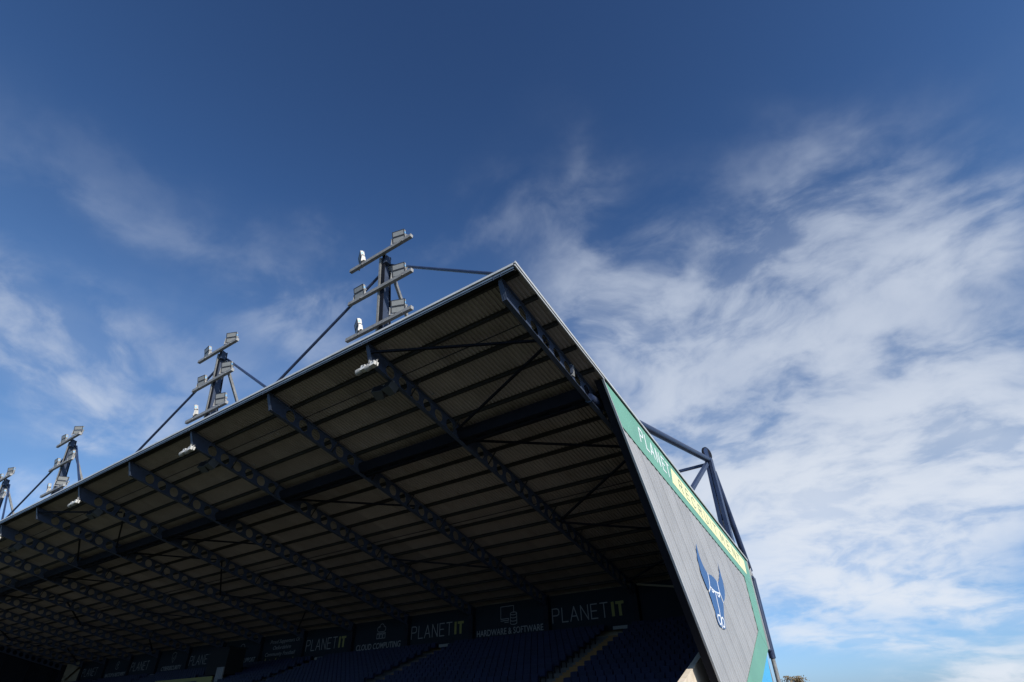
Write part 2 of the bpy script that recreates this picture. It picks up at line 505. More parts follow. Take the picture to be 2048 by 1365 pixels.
# --- eave: sheet edge flashing, shadow gap, navy channel with a lower lip
mb = MB().box((XF, YF - 0.09, ZE + PH + 0.012), (XE + 0.045, YF - 0.035, ZE + PH + 0.112)); ev = part(mb, 'eave_flashing', 'flash')
mb = MB().box((XF, YF - 0.06, ZE - 0.005), (XE - 0.01, YF - 0.01, ZE + 0.075)); part(mb, 'eave_channel', 'channel')
mb = MB().box((XF, YF - 0.045, ZE - 0.075), (XE - 0.02, YF - 0.02, ZE - 0.05)); part(mb, 'gutter_lip', 'channel')
mb = MB().box((XF, YF + 0.0, ZE - 0.07), (XE - 0.02, YF + 0.06, ZE + 0.125)); part(mb, 'gap_shade_strip', 'black')  # shade of the eave gaps, put in as a near-black strip
# small brackets at the rafters
for i, x in enumerate(XR):
    for dx in (-0.17, 0.17):
        mb = MB().box((x + dx - 0.02, YF - 0.075, ZE - 0.13), (x + dx + 0.02, YF - 0.062, ZE + 0.05)); part(mb, 'bracket', 'navy')
# rake flashing down the near end
def rake(xa, xb, da, db, name, m, y0=YF - 0.09, y1=YR + 0.15):
    mb = MB().prism([(xa, y0, zr(y0) + da), (xb, y0, zr(y0) + da), (xb, y0, zr(y0) + db), (xa, y0, zr(y0) + db)], D3 * (y1 - y0)); part(mb, name, m)
rake(XE + 0.05, XE + 0.10, PH + 0.012, PH + 0.112, 'rake_flashing', 'flash')
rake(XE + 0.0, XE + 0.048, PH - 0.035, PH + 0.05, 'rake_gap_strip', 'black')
rake(XE + 0.03, XE + 0.075, PH - 0.10, PH - 0.04, 'rake_trim', 'flash', y1=18.75)
rake(XF - 0.10, XF - 0.05, PH + 0.012, PH + 0.112, 'rake_flashing', 'flash')

# --- longitudinal main beam: two channels with plates across the gap
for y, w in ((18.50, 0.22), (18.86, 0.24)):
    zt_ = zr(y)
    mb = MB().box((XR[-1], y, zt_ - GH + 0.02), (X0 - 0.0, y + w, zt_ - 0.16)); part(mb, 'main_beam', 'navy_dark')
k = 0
x = X0 - 0.3
mb = MB()
while x > XR[-1]:
    mb.box((x - 0.55, 18.72, zr(18.8) - GH + 0.06), (x, 18.86, zr(18.8) - GH + 0.10)); x -= 1.2
part(mb, 'batten_plates', 'navy_dark')['kind'] = 'stuff'

# --- roof bracing zig-zag
def brace(i, ya, yb, flip=False):
    xa, xb = XR[i + 1], XR[i]
    if flip: xa, xb = xb, xa
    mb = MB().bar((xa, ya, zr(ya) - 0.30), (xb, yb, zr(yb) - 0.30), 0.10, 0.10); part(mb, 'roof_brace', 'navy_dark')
for i in (0, 5, 9, 12):
    for a, b, fl in ((12.35, 15.3, 0), (15.5, 18.35, 1), (19.3, 23.2, 0), (23.5, 28.0, 1), (28.1, 32.2, 0), (32.4, 36.8, 1)): brace(i, a, b, fl)
for i in (2, 4, 7): 
    brace(i, 19.4, 23.2, 0); brace(i, 28.1, 32.2, 0)
brace(6, 15.5, 18.35, 1)
# fly braces: short angles from the rafters' lower flange to the purlins
fb = {}
for i, x in enumerate(XR[1:10]):
    for j, y in enumerate(PY[2:16]):
        if (j + i) % 2: continue
        if 'm' not in fb: fb['m'] = MB().bar((0, 0, -GH + 0.02), (0.62, 0, -0.0), 0.05, 0.05, (0, 1, 0)).mesh('fly_brace', 'purlin')
        o = put('fly_brace', fb['m'], GS); o.matrix_parent_inverse = GSI
        o.location = (x + 0.03, y - 0.1, zr(y - 0.1))

# conduits clipped below the purlins
for y in (14.35, 26.2):
    part(MB().tube((XR[-1], y, zr(y) - 0.05), (X0 - 0.2, y, zr(y) - 0.05), 0.028, 6), 'conduit', 'purlin')
# splice plates where the rafters are bolted together
spm = MB()
for sx in (-1, 1):
    spm.prism([(sx * 0.013, 19.24, zr(19.24) - 0.06), (sx * 0.013, 19.72, zr(19.72) - 0.06), (sx * 0.013, 19.72, zr(19.72) - GH + 0.06), (sx * 0.013, 19.24, zr(19.24) - GH + 0.06)], (sx * 0.016, 0, 0))
spm.box((-0.03, 19.40, zr(19.5) - GH + 0.1), (0.03, 19.41, zr(19.5) - 0.1))
spme = spm.mesh('splice_plate', 'navy')
for x in XR[:9]:
    o = put('splice_plate', spme, GS); o.matrix_parent_inverse = GSI; o.location = (x, 0, 0)

# --- back wall, columns
for i, x in enumerate(XR):
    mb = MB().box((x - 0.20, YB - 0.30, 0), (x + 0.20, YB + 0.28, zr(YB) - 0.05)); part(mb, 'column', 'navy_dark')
mb = MB().box((XF, YB + 0.30, 0), (XE - 0.45, YB + 0.42, zr(YB + 0.42) + PH + 0.10)); part(mb, 'back_wall', 'wall')
mb = MB().box((XF, YB + 0.43, zr(YB) - 0.4), (XE - 0.1, YB + 0.60, zr(YB + 0.42) + PH + 0.14)); part(mb, 'rear_gutter', 'flash')
# --- terrace
ROWD, RISE = 0.80, 0.2816
NROW = 20
YT0 = 37.62; ZT0 = Z(3.82)                     # rear edge and height of the top row
XA, XB_ = XF + 0.3, X0 - 0.42                  # terrace ends
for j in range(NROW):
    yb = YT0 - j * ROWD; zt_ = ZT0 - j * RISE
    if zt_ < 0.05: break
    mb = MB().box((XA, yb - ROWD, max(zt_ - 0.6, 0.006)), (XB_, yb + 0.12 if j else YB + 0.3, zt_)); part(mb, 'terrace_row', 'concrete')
    NR_ROWS = j + 1
AISLES = [-17.06 - 15.75 * k for k in range(6)]
AW = 0.72
for ax in AISLES:
    for j in range(NR_ROWS):
        yb = YT0 - j * ROWD; zt_ = ZT0 - j * RISE
        mb = MB().box((ax - AW, yb - ROWD - 0.36, zt_ - RISE + 0.005), (ax + AW, yb - ROWD - 0.002, zt_ - RISE / 2)); part(mb, 'aisle_step', 'orange')
        mb = MB().box((ax - AW, yb - ROWD - 0.006, zt_ - RISE / 2 + 0.003), (ax + AW, yb - ROWD + 0.44, zt_ + 0.014)); part(mb, 'aisle_step', 'orange')
    mb = MB().box((ax - 0.55, YT0 - 0.30, ZT0 + 0.40), (ax + 0.55, YT0 - 0.24, ZT0 + 0.60)); part(mb, 'aisle_end_rail', 'pale')

# --- near end wall: raking profiled sheets in a frame
def P_(y, z): return (y, Z(z))
FT = (18.72, 11.70); FB = (28.19, -1.59)       # front edge, top to ground
RTz = zr(YR) + PH - 0.02 - EYE
RB = (36.95, 2.44)
BT = (28.75, -1.59)
OUT = [FT, (YR - 0.02, RTz - 0.03), RB, BT, FB]
def rake_z(y): return zr(y) + PH - 0.03 - EYE
OUT[0] = (18.72, rake_z(18.72)); OUT[1] = (YR, rake_z(YR))
EW = MB().prism([(XE - 0.40, y, Z(z)) for y, z in OUT], (0.34, 0, 0))
EW = part(EW, 'end_wall', 'navy_dark')
# edge trims
fd = Vector((0, FB[0] - FT[0], FB[1] - FT[1])).normalized()
mb = MB().bar((XE + 0.012, OUT[0][0] - 0.02, Z(OUT[0][1]) - 0.05), (XE + 0.012, FB[0] - 0.02, Z(FB[1])), 0.09, 0.05, up=(0, fd.z, -fd.y)); part(mb, 'edge_trim', 'flash', EW)
mb = MB().box((XE - 0.05, YR - 0.02, Z(RB[1])), (XE + 0.062, YR + 0.035, Z(OUT[1][1]))); part(mb, 'edge_trim', 'flash', EW)

def clip(poly, n, c, keep_gt=True):
    """clip a convex polygon with n.p >= c (or <=)"""
    out = []
    sgn = 1 if keep_gt else -1
    for i in range(len(poly)):
        a, b = poly[i], poly[(i + 1) % len(poly)]
        da = sgn * (n[0] * a[0] + n[1] * a[1] - c); db = sgn * (n[0] * b[0] + n[1] * b[1] - c)
        if da >= 0: out.append(a)
        if (da > 0 > db) or (da < 0 < db):
            t = da / (da - db); out.append((a[0] + t * (b[0] - a[0]), a[1] + t * (b[1] - a[1])))
    return out
fe = (FB[0] - FT[0], FB[1] - FT[1]); fl_ = math.hypot(*fe)
nrm = (-fe[1] / fl_, fe[0] / fl_)              # across the ribs, pointing back
def dist(p): return nrm[0] * p[0] + nrm[1] * p[1]
c0 = min(dist(p) for p in OUT); c1 = max(dist(p) for p in OUT)
pitch = 0.30; k = 0; c = c0
while c < c1 - 0.02:
    band = clip(clip(OUT, nrm, c + 0.012), nrm, min(c + 4 * pitch - 0.012, c1), False)
    if len(band) >= 3:
        mb = MB().prism([(XE - 0.058, y, Z(z)) for y, z in band], (0.04, 0, 0))
        for r in range(4):
            a = c + r * pitch + 0.06; b = a + 0.15; e = 0.03
            if a > c1: break
            lo = clip(clip(OUT, nrm, a), nrm, min(b, c1), False); hi = clip(clip(OUT, nrm, a + e), nrm, min(b - e, c1), False)
            if len(lo) >= 3 and len(hi) == len(lo):
                n_ = len(lo)
                vs = [(XE - 0.018, y, Z(z)) for y, z in lo] + [(XE + 0.0, y, Z(z)) for y, z in hi]
                mb.add(vs, [tuple(range(n_, 2 * n_))] + [(q, (q + 1) % n_, n_ + (q + 1) % n_, n_ + q) for q in range(n_)])
        part(mb, 'cladding_sheet', 'clad', EW)
    c += 4 * pitch; k += 1

# green border: flat panels fixed over the ribs
BH = 1.50
def band_poly(y0, y1): return [(y0, rake_z(y0) - 0.03), (y1, rake_z(y1) - 0.03), (y1, rake_z(y1) - BH), (y0, rake_z(y0) - BH)]
XG = XE + 0.016
def flat(poly, x, t, name, m, parent=EW):
    return part(MB().prism([(x, y, Z(z)) for y, z in poly], (t, 0, 0)), name, m, parent)
yf_b = FT[0] + (OUT[0][1] - BH - 0.03 + 0.25 - OUT[0][1]) / (fe[1] / fe[0]) * 1.0
# the band starts as a point on the raking front edge
def front_y(z): return FT[0] + 0.10 + (OUT[0][1] - z) * (-fe[0] / fe[1])
zz0 = rake_z(19.95) - BH
start = [(front_y(rake_z(18.9) - 0.05), rake_z(18.9) - 0.06), (22.0, rake_z(22.0) - 0.03), (22.0, rake_z(22.0) - BH), (front_y(zz0), zz0)]
flat(start, XG, 0.012, 'green_panel', 'green')
cuts = [22.0, 25.8, 29.6, 33.4, YR - 0.04]
for a, b in zip(cuts, cuts[1:]):
    flat(band_poly(a + 0.006, b), XG, 0.012, 'green_panel', 'green')
IN1 = (35.72, 3.27); IN2 = (35.72 - (3.27 + 1.5) / 0.505, -1.5)
flat([(YR - 0.04, rake_z(YR) - BH - 0.006), (RB[0] + 0.02, RB[1] + 0.02), IN1, (35.70, rake_z(35.7) - BH - 0.006)], XG, 0.012, 'green_panel', 'green')
flat([(RB[0] + 0.0, RB[1] + 0.0), (BT[0] + 0.05, BT[1] + 0.03), (IN2[0] + 0.1, IN2[1]), (IN1[0], IN1[1] - 0.006)], XG, 0.012, 'green_panel', 'green')

# yellow strip
ys0, ys1 = 25.70, 36.55
yo_t, yo_b = 0.26, 1.06
def strip(a, b): return [(a, rake_z(a) - yo_t), (b, rake_z(b) - yo_t), (b - 0.12, rake_z(b) - yo_b), (a - 0.12, rake_z(a) - yo_b)]
flat(strip(ys0, ys1), XG + 0.013, 0.006, 'yellow_panel', 'yellow')

# stroke lettering
FONT = {
 'P': [[(0, 0), (0, 1), (.45, 1), (.62, .92), (.66, .75), (.62, .58), (.45, .5), (0, .5)]],
 'L': [[(0, 1), (0, 0), (.55, 0)]],
 'A': [[(0, 0), (.36, 1), (.72, 0)], [(.14, .33), (.58, .33)]],
 'N': [[(0, 0), (0, 1), (.66, 0), (.66, 1)]],
 'E': [[(.56, 1), (0, 1), (0, 0), (.56, 0)], [(0, .52), (.5, .52)]],
 'T': [[(0, 1), (.66, 1)], [(.33, 1), (.33, 0)]],
 'R': [[(0, 0), (0, 1), (.42, 1), (.6, .92), (.64, .75), (.6, .58), (.42, .5), (0, .5)], [(.36, .5), (.66, 0)]],
 'C': [[(.70, .80), (.58, .95), (.38, 1), (.18, .92), (.05, .74), (0, .5), (.05, .26), (.18, .08), (.38, 0), (.58, .05), (.70, .20)]],
 'U': [[(0, 1), (0, .3), (.08, .1), (.22, .01), (.42, .01), (.56, .1), (.64, .3), (.64, 1)]],
 'I': [[(0, 0), (0, 1)]],
 'M': [[(0, 0), (0, 1), (.38, .25), (.76, 1), (.76, 0)]],
}
def strokes(mb, polys, org, u, v, n, w, t):
    """flat strips of width w (in metres) along each polyline; org/u/v/n map letter space to the world"""
    org, u, v, n = Vector(org), Vector(u), Vector(v), Vector(n)
    k = 0
    for pl_ in polys:
        pts = [org + u * a + v * b for a, b in pl_]
        for a, b in zip(pts, pts[1:]):
            d = (b - a).normalized(); s = d.cross(n).normalized() * w / 2
            e = d * w * 0.45
            o = n * (0.0006 * (k % 5))
            mb.prism([a - s - e + o, b - s + e + o, b + s + e + o, a + s - e + o], n * t); k += 1
    return mb
def letter_row(text, y0, step, h, top, wid, x, m, parent, name='letter', wl=None):
    y = y0
    for ch, st in zip(text, step):
        pol = FONT[ch]
        z_base = rake_z(y) - top - h
        mb = MB(); strokes(mb, pol, (x, y, Z(z_base)), (0, wid, -wid * SL), (0, -0.09 * h, h), (1, 0, 0), wl or 0.085, 0.006)
        part(mb, name, m, parent); y += st
letter_row('PLANET', 22.08, [.62, .50, .67, .68, .50, .5], 0.66, 0.31, 0.56, XG + 0.0135, 'white', EW, wl=0.070)
letter_row('RECRUITMENT', 26.55, [.88, .76, .93, .88, .87, .42, 1.06, 1.03, .90, .80, .8], 0.50, 0.42, 0.66, XG + 0.0215, 'grey_text', EW, wl=0.045)
strokes_i = MB(); strokes(strokes_i, FONT['I'], (XG + 0.0215, 26.05, Z(rake_z(26.05) - 0.95)), (0, .5, 0), (0, -.05, .5), (1, 0, 0), 0.03, 0.004)
part(strokes_i, 'divider_line', 'yellow', EW)

# ox-head emblem: flat blue pieces with white outlines
horn = [(27.319, 6.413), (27.333, 6.115), (27.436, 5.793), (27.661, 5.494), (27.939, 5.27), (28.116, 5.172), (28.124, 5.031), (28.065, 4.727), (27.978, 4.537), (27.93, 4.42), (27.762, 4.376), (27.637, 4.376), (27.53, 4.445), (27.349, 4.679), (27.109, 5.015), (27.067, 5.334), (27.024, 5.657), (27.16, 6.135)]
fore = [(28.27, 5.152), (28.713, 5.175), (29.075, 5.116), (29.316, 5.048), (29.466, 4.975), (29.458, 4.779), (29.473, 4.612), (29.43, 4.451), (29.002, 4.432), (28.724, 4.447), (28.423, 4.499), (28.084, 4.57), (28.103, 4.667), (28.149, 4.952)]
ear = [(30.439, 6.036), (30.486, 5.744), (30.527, 5.41), (30.596, 5.19), (30.56, 4.849), (30.52, 4.70), (30.40, 4.50), (30.204, 4.299), (30.02, 4.177), (29.838, 4.107), (29.70, 4.24), (29.58, 4.42), (29.53, 4.648), (29.55, 4.834), (29.58, 4.955), (29.65, 4.965), (29.844, 5.069), (30.175, 5.325), (30.372, 5.566), (30.414, 5.733)]
face = [(27.832, 4.345), (27.702, 4.281), (27.765, 4.146), (27.881, 3.939), (27.924, 3.71), (28.02, 3.538), (28.05, 3.405), (28.035, 3.29), (28.083, 3.142), (28.144, 3.01), (28.291, 2.916), (28.573, 2.848), (28.9, 2.827), (29.133, 2.86), (29.247, 2.993), (29.29, 3.215), (29.30, 3.354), (29.451, 3.579), (29.627, 3.822), (29.725, 4.046), (29.563, 4.176), (29.464, 4.347), (29.407, 4.423), (28.923, 4.406), (28.59, 4.422), (28.298, 4.483), (28.094, 4.547)]
elines = [[(28.141, 5.167), (28.156, 5.036), (28.106, 4.782), (28.045, 4.627), (27.986, 4.476), (27.735, 4.325)], [(28.036, 4.58), (28.409, 4.481), (28.71, 4.429), (29.052, 4.421), (29.481, 4.44)], [(29.492, 4.97), (29.473, 4.612), (29.504, 4.468), (29.603, 4.296), (29.748, 4.073)], [(28.763, 4.386), (28.758, 4.198), (28.742, 3.891), (28.74, 3.605), (28.673, 3.348)], [(28.249, 4.493), (28.277, 4.384), (28.43, 4.362), (28.534, 4.423)], [(29.087, 4.393), (29.09, 4.286), (29.208, 4.251), (29.436, 4.385)], [(28.329, 3.378), (28.219, 3.276), (28.236, 3.124), (28.357, 2.998), (28.526, 2.996), (28.665, 3.13), (28.711, 3.289), (28.608, 3.373), (28.329, 3.378)], [(28.867, 3.303), (28.724, 3.166), (28.754, 3.03), (28.812, 2.927), (29.001, 2.911), (29.114, 3.044), (29.145, 3.218), (29.024, 3.317), (28.867, 3.303)], [(28.624, 2.943), (28.627, 2.844)]]
XL = XE + 0.022
for poly in (horn, fore, ear, face):
    flat(poly, XL, 0.010, 'emblem_piece', 'logo')
mb = MB()
for ln in elines:
    strokes(mb, [ln], (XL + 0.0115, 0, EYE), (0, 1, 0), (0, 0, 1), (1, 0, 0), 0.066, 0.005)
part(mb, 'emblem_outline', 'white', EW)

# light blue wall below the cladding
flat([(RB[0] - 0.06, RB[1] - 0.10), (36.62, 1.6), (36.30, -1.59), (29.1, -1.59)], XE - 0.30, 0.2, 'blue_panel', 'sky_panel', GS if False else EW)

# cream concrete parapet at the end of the terrace
yy = 37.0
def par_z(y): return 1.36 + (y - 26.73) * 0.356
poly = [(21.0, -1.59), (21.0, par_z(21.0)), (yy, par_z(yy)), (yy, -1.59)]
part(MB().prism([(X0 - 0.38, y, Z(z)) for y, z in poly], (0.22, 0, 0)), 'parapet_wall', 'cream')
cp = MB().prism([(X0 - 0.40, 20.98, Z(par_z(20.98)) + 0.003), (X0 - 0.14, 20.98, Z(par_z(20.98)) + 0.003), (X0 - 0.14, 20.98, Z(par_z(20.98)) + 0.06), (X0 - 0.40, 20.98, Z(par_z(20.98)) + 0.06)], Vector((0, 1, 0.356)) * 16)
part(cp, 'parapet_coping', 'cream')

# far end wall
FOUT = [OUT[0], (YB + 0.44, rake_z(YB + 0.44)), (YB + 0.44, -1.59), FB]
mb = MB().prism([(XF + 0.1, y, Z(z)) for y, z in FOUT], (-0.25, 0, 0)); part(mb, 'far_end_wall', 'navy_dark')
for k in range(5):
    y = 24 + 3.2 * k
    mb = MB().box((XF + 0.1, y, 0.1), (XF + 0.3, y + 0.2, zr(y) - 0.2)); part(mb, 'end_post', 'navy_dark')
part(MB().prism([(-107.9, YB - 0.12, Z(7.2)), (-102.6, YB - 0.12, Z(6.95)), (-107.8, YB - 0.12, Z(4.7))], (0, 0.05, 0)), 'corner_panel', 'wall')

# ------------------------------------------------------------------ back-wall advertising boards
def text_mesh(body, size, m, shear=0.0, bold=0.0):
    cu = bpy.data.curves.new('t', 'FONT'); cu.body = body; cu.size = size; cu.align_x = 'CENTER'; cu.align_y = 'BOTTOM_BASELINE'
    cu.extrude = 0.006; cu.shear = shear; cu.offset = bold; cu.resolution_u = 3
    o = bpy.data.objects.new('t', cu); COL.objects.link(o)
    bpy.context.view_layer.update()
    me = bpy.data.meshes.new_from_object(o.evaluated_get(bpy.context.evaluated_depsgraph_get()))
    bpy.data.objects.remove(o); bpy.data.curves.remove(cu)
    me.materials.clear(); me.materials.append(MT[m])
    return me
RXT = Matrix.Rotation(math.radians(90), 4, 'X')
def put_text(body, size, m, parent, x, z, width=None, shear=0.0, bold=0.0, name='lettering'):
    me = text_mesh(body, size, m, shear, bold)
    xs = [v.co.x for v in me.vertices]
    w = max(xs) - min(xs)
    sx = width / w if width else 1.0
    me.transform(RXT @ Matrix.Diagonal((sx, 1, 1, 1)))
    o = put(name, me, parent); o.location = (x, -0.075, z)
    return o
PL_STEP = [.92, .78, .98, .92, .84, .9]
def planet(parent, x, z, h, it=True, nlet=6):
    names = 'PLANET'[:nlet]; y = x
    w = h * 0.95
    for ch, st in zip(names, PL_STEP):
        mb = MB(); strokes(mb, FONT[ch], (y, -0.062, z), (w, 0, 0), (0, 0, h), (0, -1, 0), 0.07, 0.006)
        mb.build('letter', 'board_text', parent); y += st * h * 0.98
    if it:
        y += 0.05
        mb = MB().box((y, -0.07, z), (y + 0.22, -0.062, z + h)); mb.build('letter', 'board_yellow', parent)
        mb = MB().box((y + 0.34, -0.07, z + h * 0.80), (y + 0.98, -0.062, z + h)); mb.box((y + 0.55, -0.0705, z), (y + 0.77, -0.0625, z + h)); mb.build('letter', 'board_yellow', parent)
def icon_lines(parent, lines, x, z, s, w=0.05):
    mb = MB()
    for ln in lines: strokes(mb, [ln], (x, -0.062, z), (s, 0, 0), (0, 0, s), (0, -1, 0), w, 0.006)
    mb.build('icon', 'board_text', parent)
def ell(cx, cy, rx, ry, a0=0, a1=360, n=14): return [(cx + rx * math.cos(math.radians(a0 + (a1 - a0) * i / n)), cy + ry * math.sin(math.radians(a0 + (a1 - a0) * i / n))) for i in range(n + 1)]
ICON_HW = [[(0, .3), (0, 1), (1, 1), (1, .6)], [(0, .3), (.6, .3)], [(0, .2), (.6, .2), (.6, .3)], [(.3, 0.1), (.6, 0.1)],
           ell(.98, .55, .24, .08), ell(.98, .38, .24, .08, 180, 360), ell(.98, .2, .24, .08, 180, 360), ell(.98, .02, .24, .08, 180, 360), [(.74, .55), (.74, .02)], [(1.22, .55), (1.22, .02)]]
ICON_CLOUD = [ell(.3, .62, .2, .18, 60, 270), ell(.55, .75, .24, .22, 0, 190), ell(.8, .62, .18, .18, -90, 90), [(.3, .44), (.8, .44)], [(.1, .35), (1, .35)],
              [(.1, 0), (.1, .28), (.34, .28), (.34, 0), (.1, 0)], [(.42, 0), (.42, .28), (.66, .28), (.66, 0), (.42, 0)], [(.74, 0), (.74, .28), (.98, .28), (.98, 0), (.74, 0)]]
ICON_SHIELD = [[(.1, .9), (.5, 1), (.9, .9), (.88, .45), (.5, 0), (.12, .45), (.1, .9)], [(.3, .5), (.45, .35), (.72, .68)]]
ICON_HEAD = [ell(.5, .55, .4, .4), ell(.5, .45, .18, .2), [(.1, .5), (.1, .2)], [(.9, .5), (.9, .2)]]
ICON_BACK = [ell(.5, .5, .45, .45, 20, 330), [(.3, .5), (.5, .72), (.7, .5)], [(.5, .72), (.5, .25)]]

ADS = [
    ('plain', 'plain dark board in the bay nearest the grey end wall, under a diagonal strut'),
    ('planet', 'dark board reading PLANET IT, nearest the grey end wall'),
    ('hw', 'dark board reading HARDWARE & SOFTWARE under a computer icon'),
    ('planet', 'dark PLANET IT board between the HARDWARE and the CLOUD COMPUTING boards'),
    ('cloud', 'dark board reading CLOUD COMPUTING under a cloud icon'),
    ('planet', 'dark PLANET IT board between CLOUD COMPUTING and the community football board'),
    ('comm', 'dark board with Proud Supporters Of Oxfordshire Community Football in slanted letters'),
    ('msup', 'dark board reading MANAGED IT SUPPORT'),
    ('pla', 'dark PLANET board partly hidden behind the small dark cabin'),
    ('cyber', 'dark board reading CYBERSECURITY under a shield icon'),
    ('planet0', 'dark PLANET board between CYBERSECURITY and BACKUP & RECOVERY'),
    ('backup', 'dark board reading BACKUP & RECOVERY'),
    ('planet0', 'farthest dark PLANET board, last before the far corner'),
]
BZ0, BZ1 = 4.25, 6.86
for i, (kind, lab) in enumerate(ADS):
    xc = X0 - S * (i + 0.5)
    b = thing('advertising_board', lab, 'sign', (xc, YB + 0.02, Z(BZ0)), 'boards along the back wall')
    hw = S / 2 - 0.30
    H = BZ1 - BZ0
    MB().box((-hw, -0.055, 0), (hw, 0.0, H)).build('panel', 'board', b)
    MB().box((-hw, -0.075, H), (hw, 0.02, H + 0.07)).build('frame', 'navy_dark', b)
    if kind.startswith('planet'): planet(b, -hw + 0.12, 0.85, 0.92, it=(kind == 'planet'))
    elif kind == 'pla': planet(b, -hw + 0.12, 0.75, 0.92, it=False)
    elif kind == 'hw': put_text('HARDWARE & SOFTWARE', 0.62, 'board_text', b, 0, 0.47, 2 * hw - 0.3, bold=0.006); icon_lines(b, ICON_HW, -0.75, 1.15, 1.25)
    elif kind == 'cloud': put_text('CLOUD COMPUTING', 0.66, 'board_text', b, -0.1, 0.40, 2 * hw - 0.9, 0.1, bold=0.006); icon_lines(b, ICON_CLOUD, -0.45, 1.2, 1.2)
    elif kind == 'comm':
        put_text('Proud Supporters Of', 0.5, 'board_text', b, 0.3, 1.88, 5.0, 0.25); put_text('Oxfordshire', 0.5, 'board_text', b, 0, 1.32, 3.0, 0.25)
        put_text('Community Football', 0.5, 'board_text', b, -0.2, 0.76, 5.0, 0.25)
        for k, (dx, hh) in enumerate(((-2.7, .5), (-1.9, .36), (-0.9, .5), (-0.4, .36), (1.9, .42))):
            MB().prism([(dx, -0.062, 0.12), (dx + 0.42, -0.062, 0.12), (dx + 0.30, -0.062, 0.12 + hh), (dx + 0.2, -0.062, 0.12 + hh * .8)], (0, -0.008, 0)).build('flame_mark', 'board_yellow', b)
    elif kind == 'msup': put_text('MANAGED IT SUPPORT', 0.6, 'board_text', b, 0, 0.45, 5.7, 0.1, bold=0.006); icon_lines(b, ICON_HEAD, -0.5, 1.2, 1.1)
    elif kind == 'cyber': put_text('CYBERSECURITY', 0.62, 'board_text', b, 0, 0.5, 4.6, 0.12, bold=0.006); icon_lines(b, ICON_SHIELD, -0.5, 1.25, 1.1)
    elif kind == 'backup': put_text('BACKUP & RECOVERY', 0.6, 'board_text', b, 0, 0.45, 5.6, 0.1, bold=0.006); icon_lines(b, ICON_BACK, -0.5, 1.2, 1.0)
    elif kind == 'plain':
        MB().bar((-hw, -0.2, H + 0.02), (hw, -0.2, H - 1.1), 0.1, 0.12).build('strut', 'wall', b)
bn = thing('bay_number_sign', 'small 23 sign on the column beside the HARDWARE & SOFTWARE board', 'sign', (XR[2] - 0.02, YB - 0.05, Z(6.45)))
MB().box((-0.28, -0.03, 0), (0.28, -0.001, 0.55)).build('plate', 'board', bn)
o = put_text('23', 0.46, 'board_text', bn, 0, 0.1); o.location.y = -0.042

# ------------------------------------------------------------------ floodlight masts
def head(parent, x, y, z, yaw, tilt, name='floodlight'):
    """twin-module LED floodlight on a yoke; faces -Y at yaw 0"""
    R = Matrix.Translation((x, y, z)) @ Matrix.Rotation(yaw, 4, 'Z')
    T = R @ Matrix.Translation((0, 0, 0.45)) @ Matrix.Rotation(tilt, 4, 'X')
    def tr(mb, A): mb.v = [tuple(A @ Vector(p)) for p in mb.v]; return mb
    w = 0.335
    body = MB()
    for s_ in (0.168, -0.168):
        body.box((-w, 0.0, s_ - 0.14), (w, 0.13, s_ + 0.14))
        for k in range(7):
            xx = -w + 0.06 + k * 0.09
            body.box((xx, 0.131, s_ - 0.13), (xx + 0.02, 0.19, s_ + 0.13))
    h = tr(body, T).build(name, 'lamp', parent)
    fr = MB()
    for s_ in (0.168, -0.168):
        fr.box((-w - 0.012, -0.02, s_ - 0.155), (w + 0.012, -0.002, s_ - 0.125)); fr.box((-w - 0.012, -0.02, s_ + 0.125), (w + 0.012, -0.002, s_ + 0.155))
        fr.box((-w - 0.014, -0.019, s_ - 0.124), (-w + 0.03, -0.002, s_ + 0.124)); fr.box((w - 0.03, -0.019, s_ - 0.124), (w + 0.014, -0.002, s_ + 0.124))
    tr(fr, T).build('frame', 'lamp_dark', h)
    gl = MB()
    for s_ in (0.168, -0.168): gl.box((-w + 0.034, -0.012, s_ - 0.122), (w - 0.034, -0.003, s_ + 0.122))
    tr(gl, T).build('lens', 'glass', h)
    yk = MB()
    yk.bar((-w - 0.06,  0.06, 0.47), (-w - 0.06, 0.06, 0.06), 0.03, 0.07, (0, 1, 0)); yk.bar((w + 0.06,  0.06, 0.47), (w + 0.06, 0.06, 0.06), 0.03, 0.07, (0, 1, 0))
    yk.bar((-w - 0.075, 0.06, 0.045), (w + 0.075, 0.06, 0.045), 0.07, 0.03)
    yk.tube((-w - 0.11, 0.06, 0.45), (-w + 0.0, 0.06, 0.45), 0.035, 8); yk.tube((w, 0.06, 0.45), (w + 0.11, 0.06, 0.45), 0.035, 8)
    yk.box((-0.12, 0.0, 0.0), (0.12, 0.12, 0.03))
    tr(yk, R).build('yoke', 'lamp', h)
    cbl = MB().path([(-0.2, 0.15, 0.22), (-0.22, 0.13, 0.08), (-0.08, 0.08, -0.02), (0.05, 0.1, 0.1), (0.16, 0.15, 0.22)], 0.018, 5)
    tr(cbl, R).build('cable', 'cable', h)
    st = MB().box((w + 0.001, 0.02, 0.10), (w + 0.008, 0.11, 0.2)); tr(st, T).build('sticker', 'sticker', h)
    return h

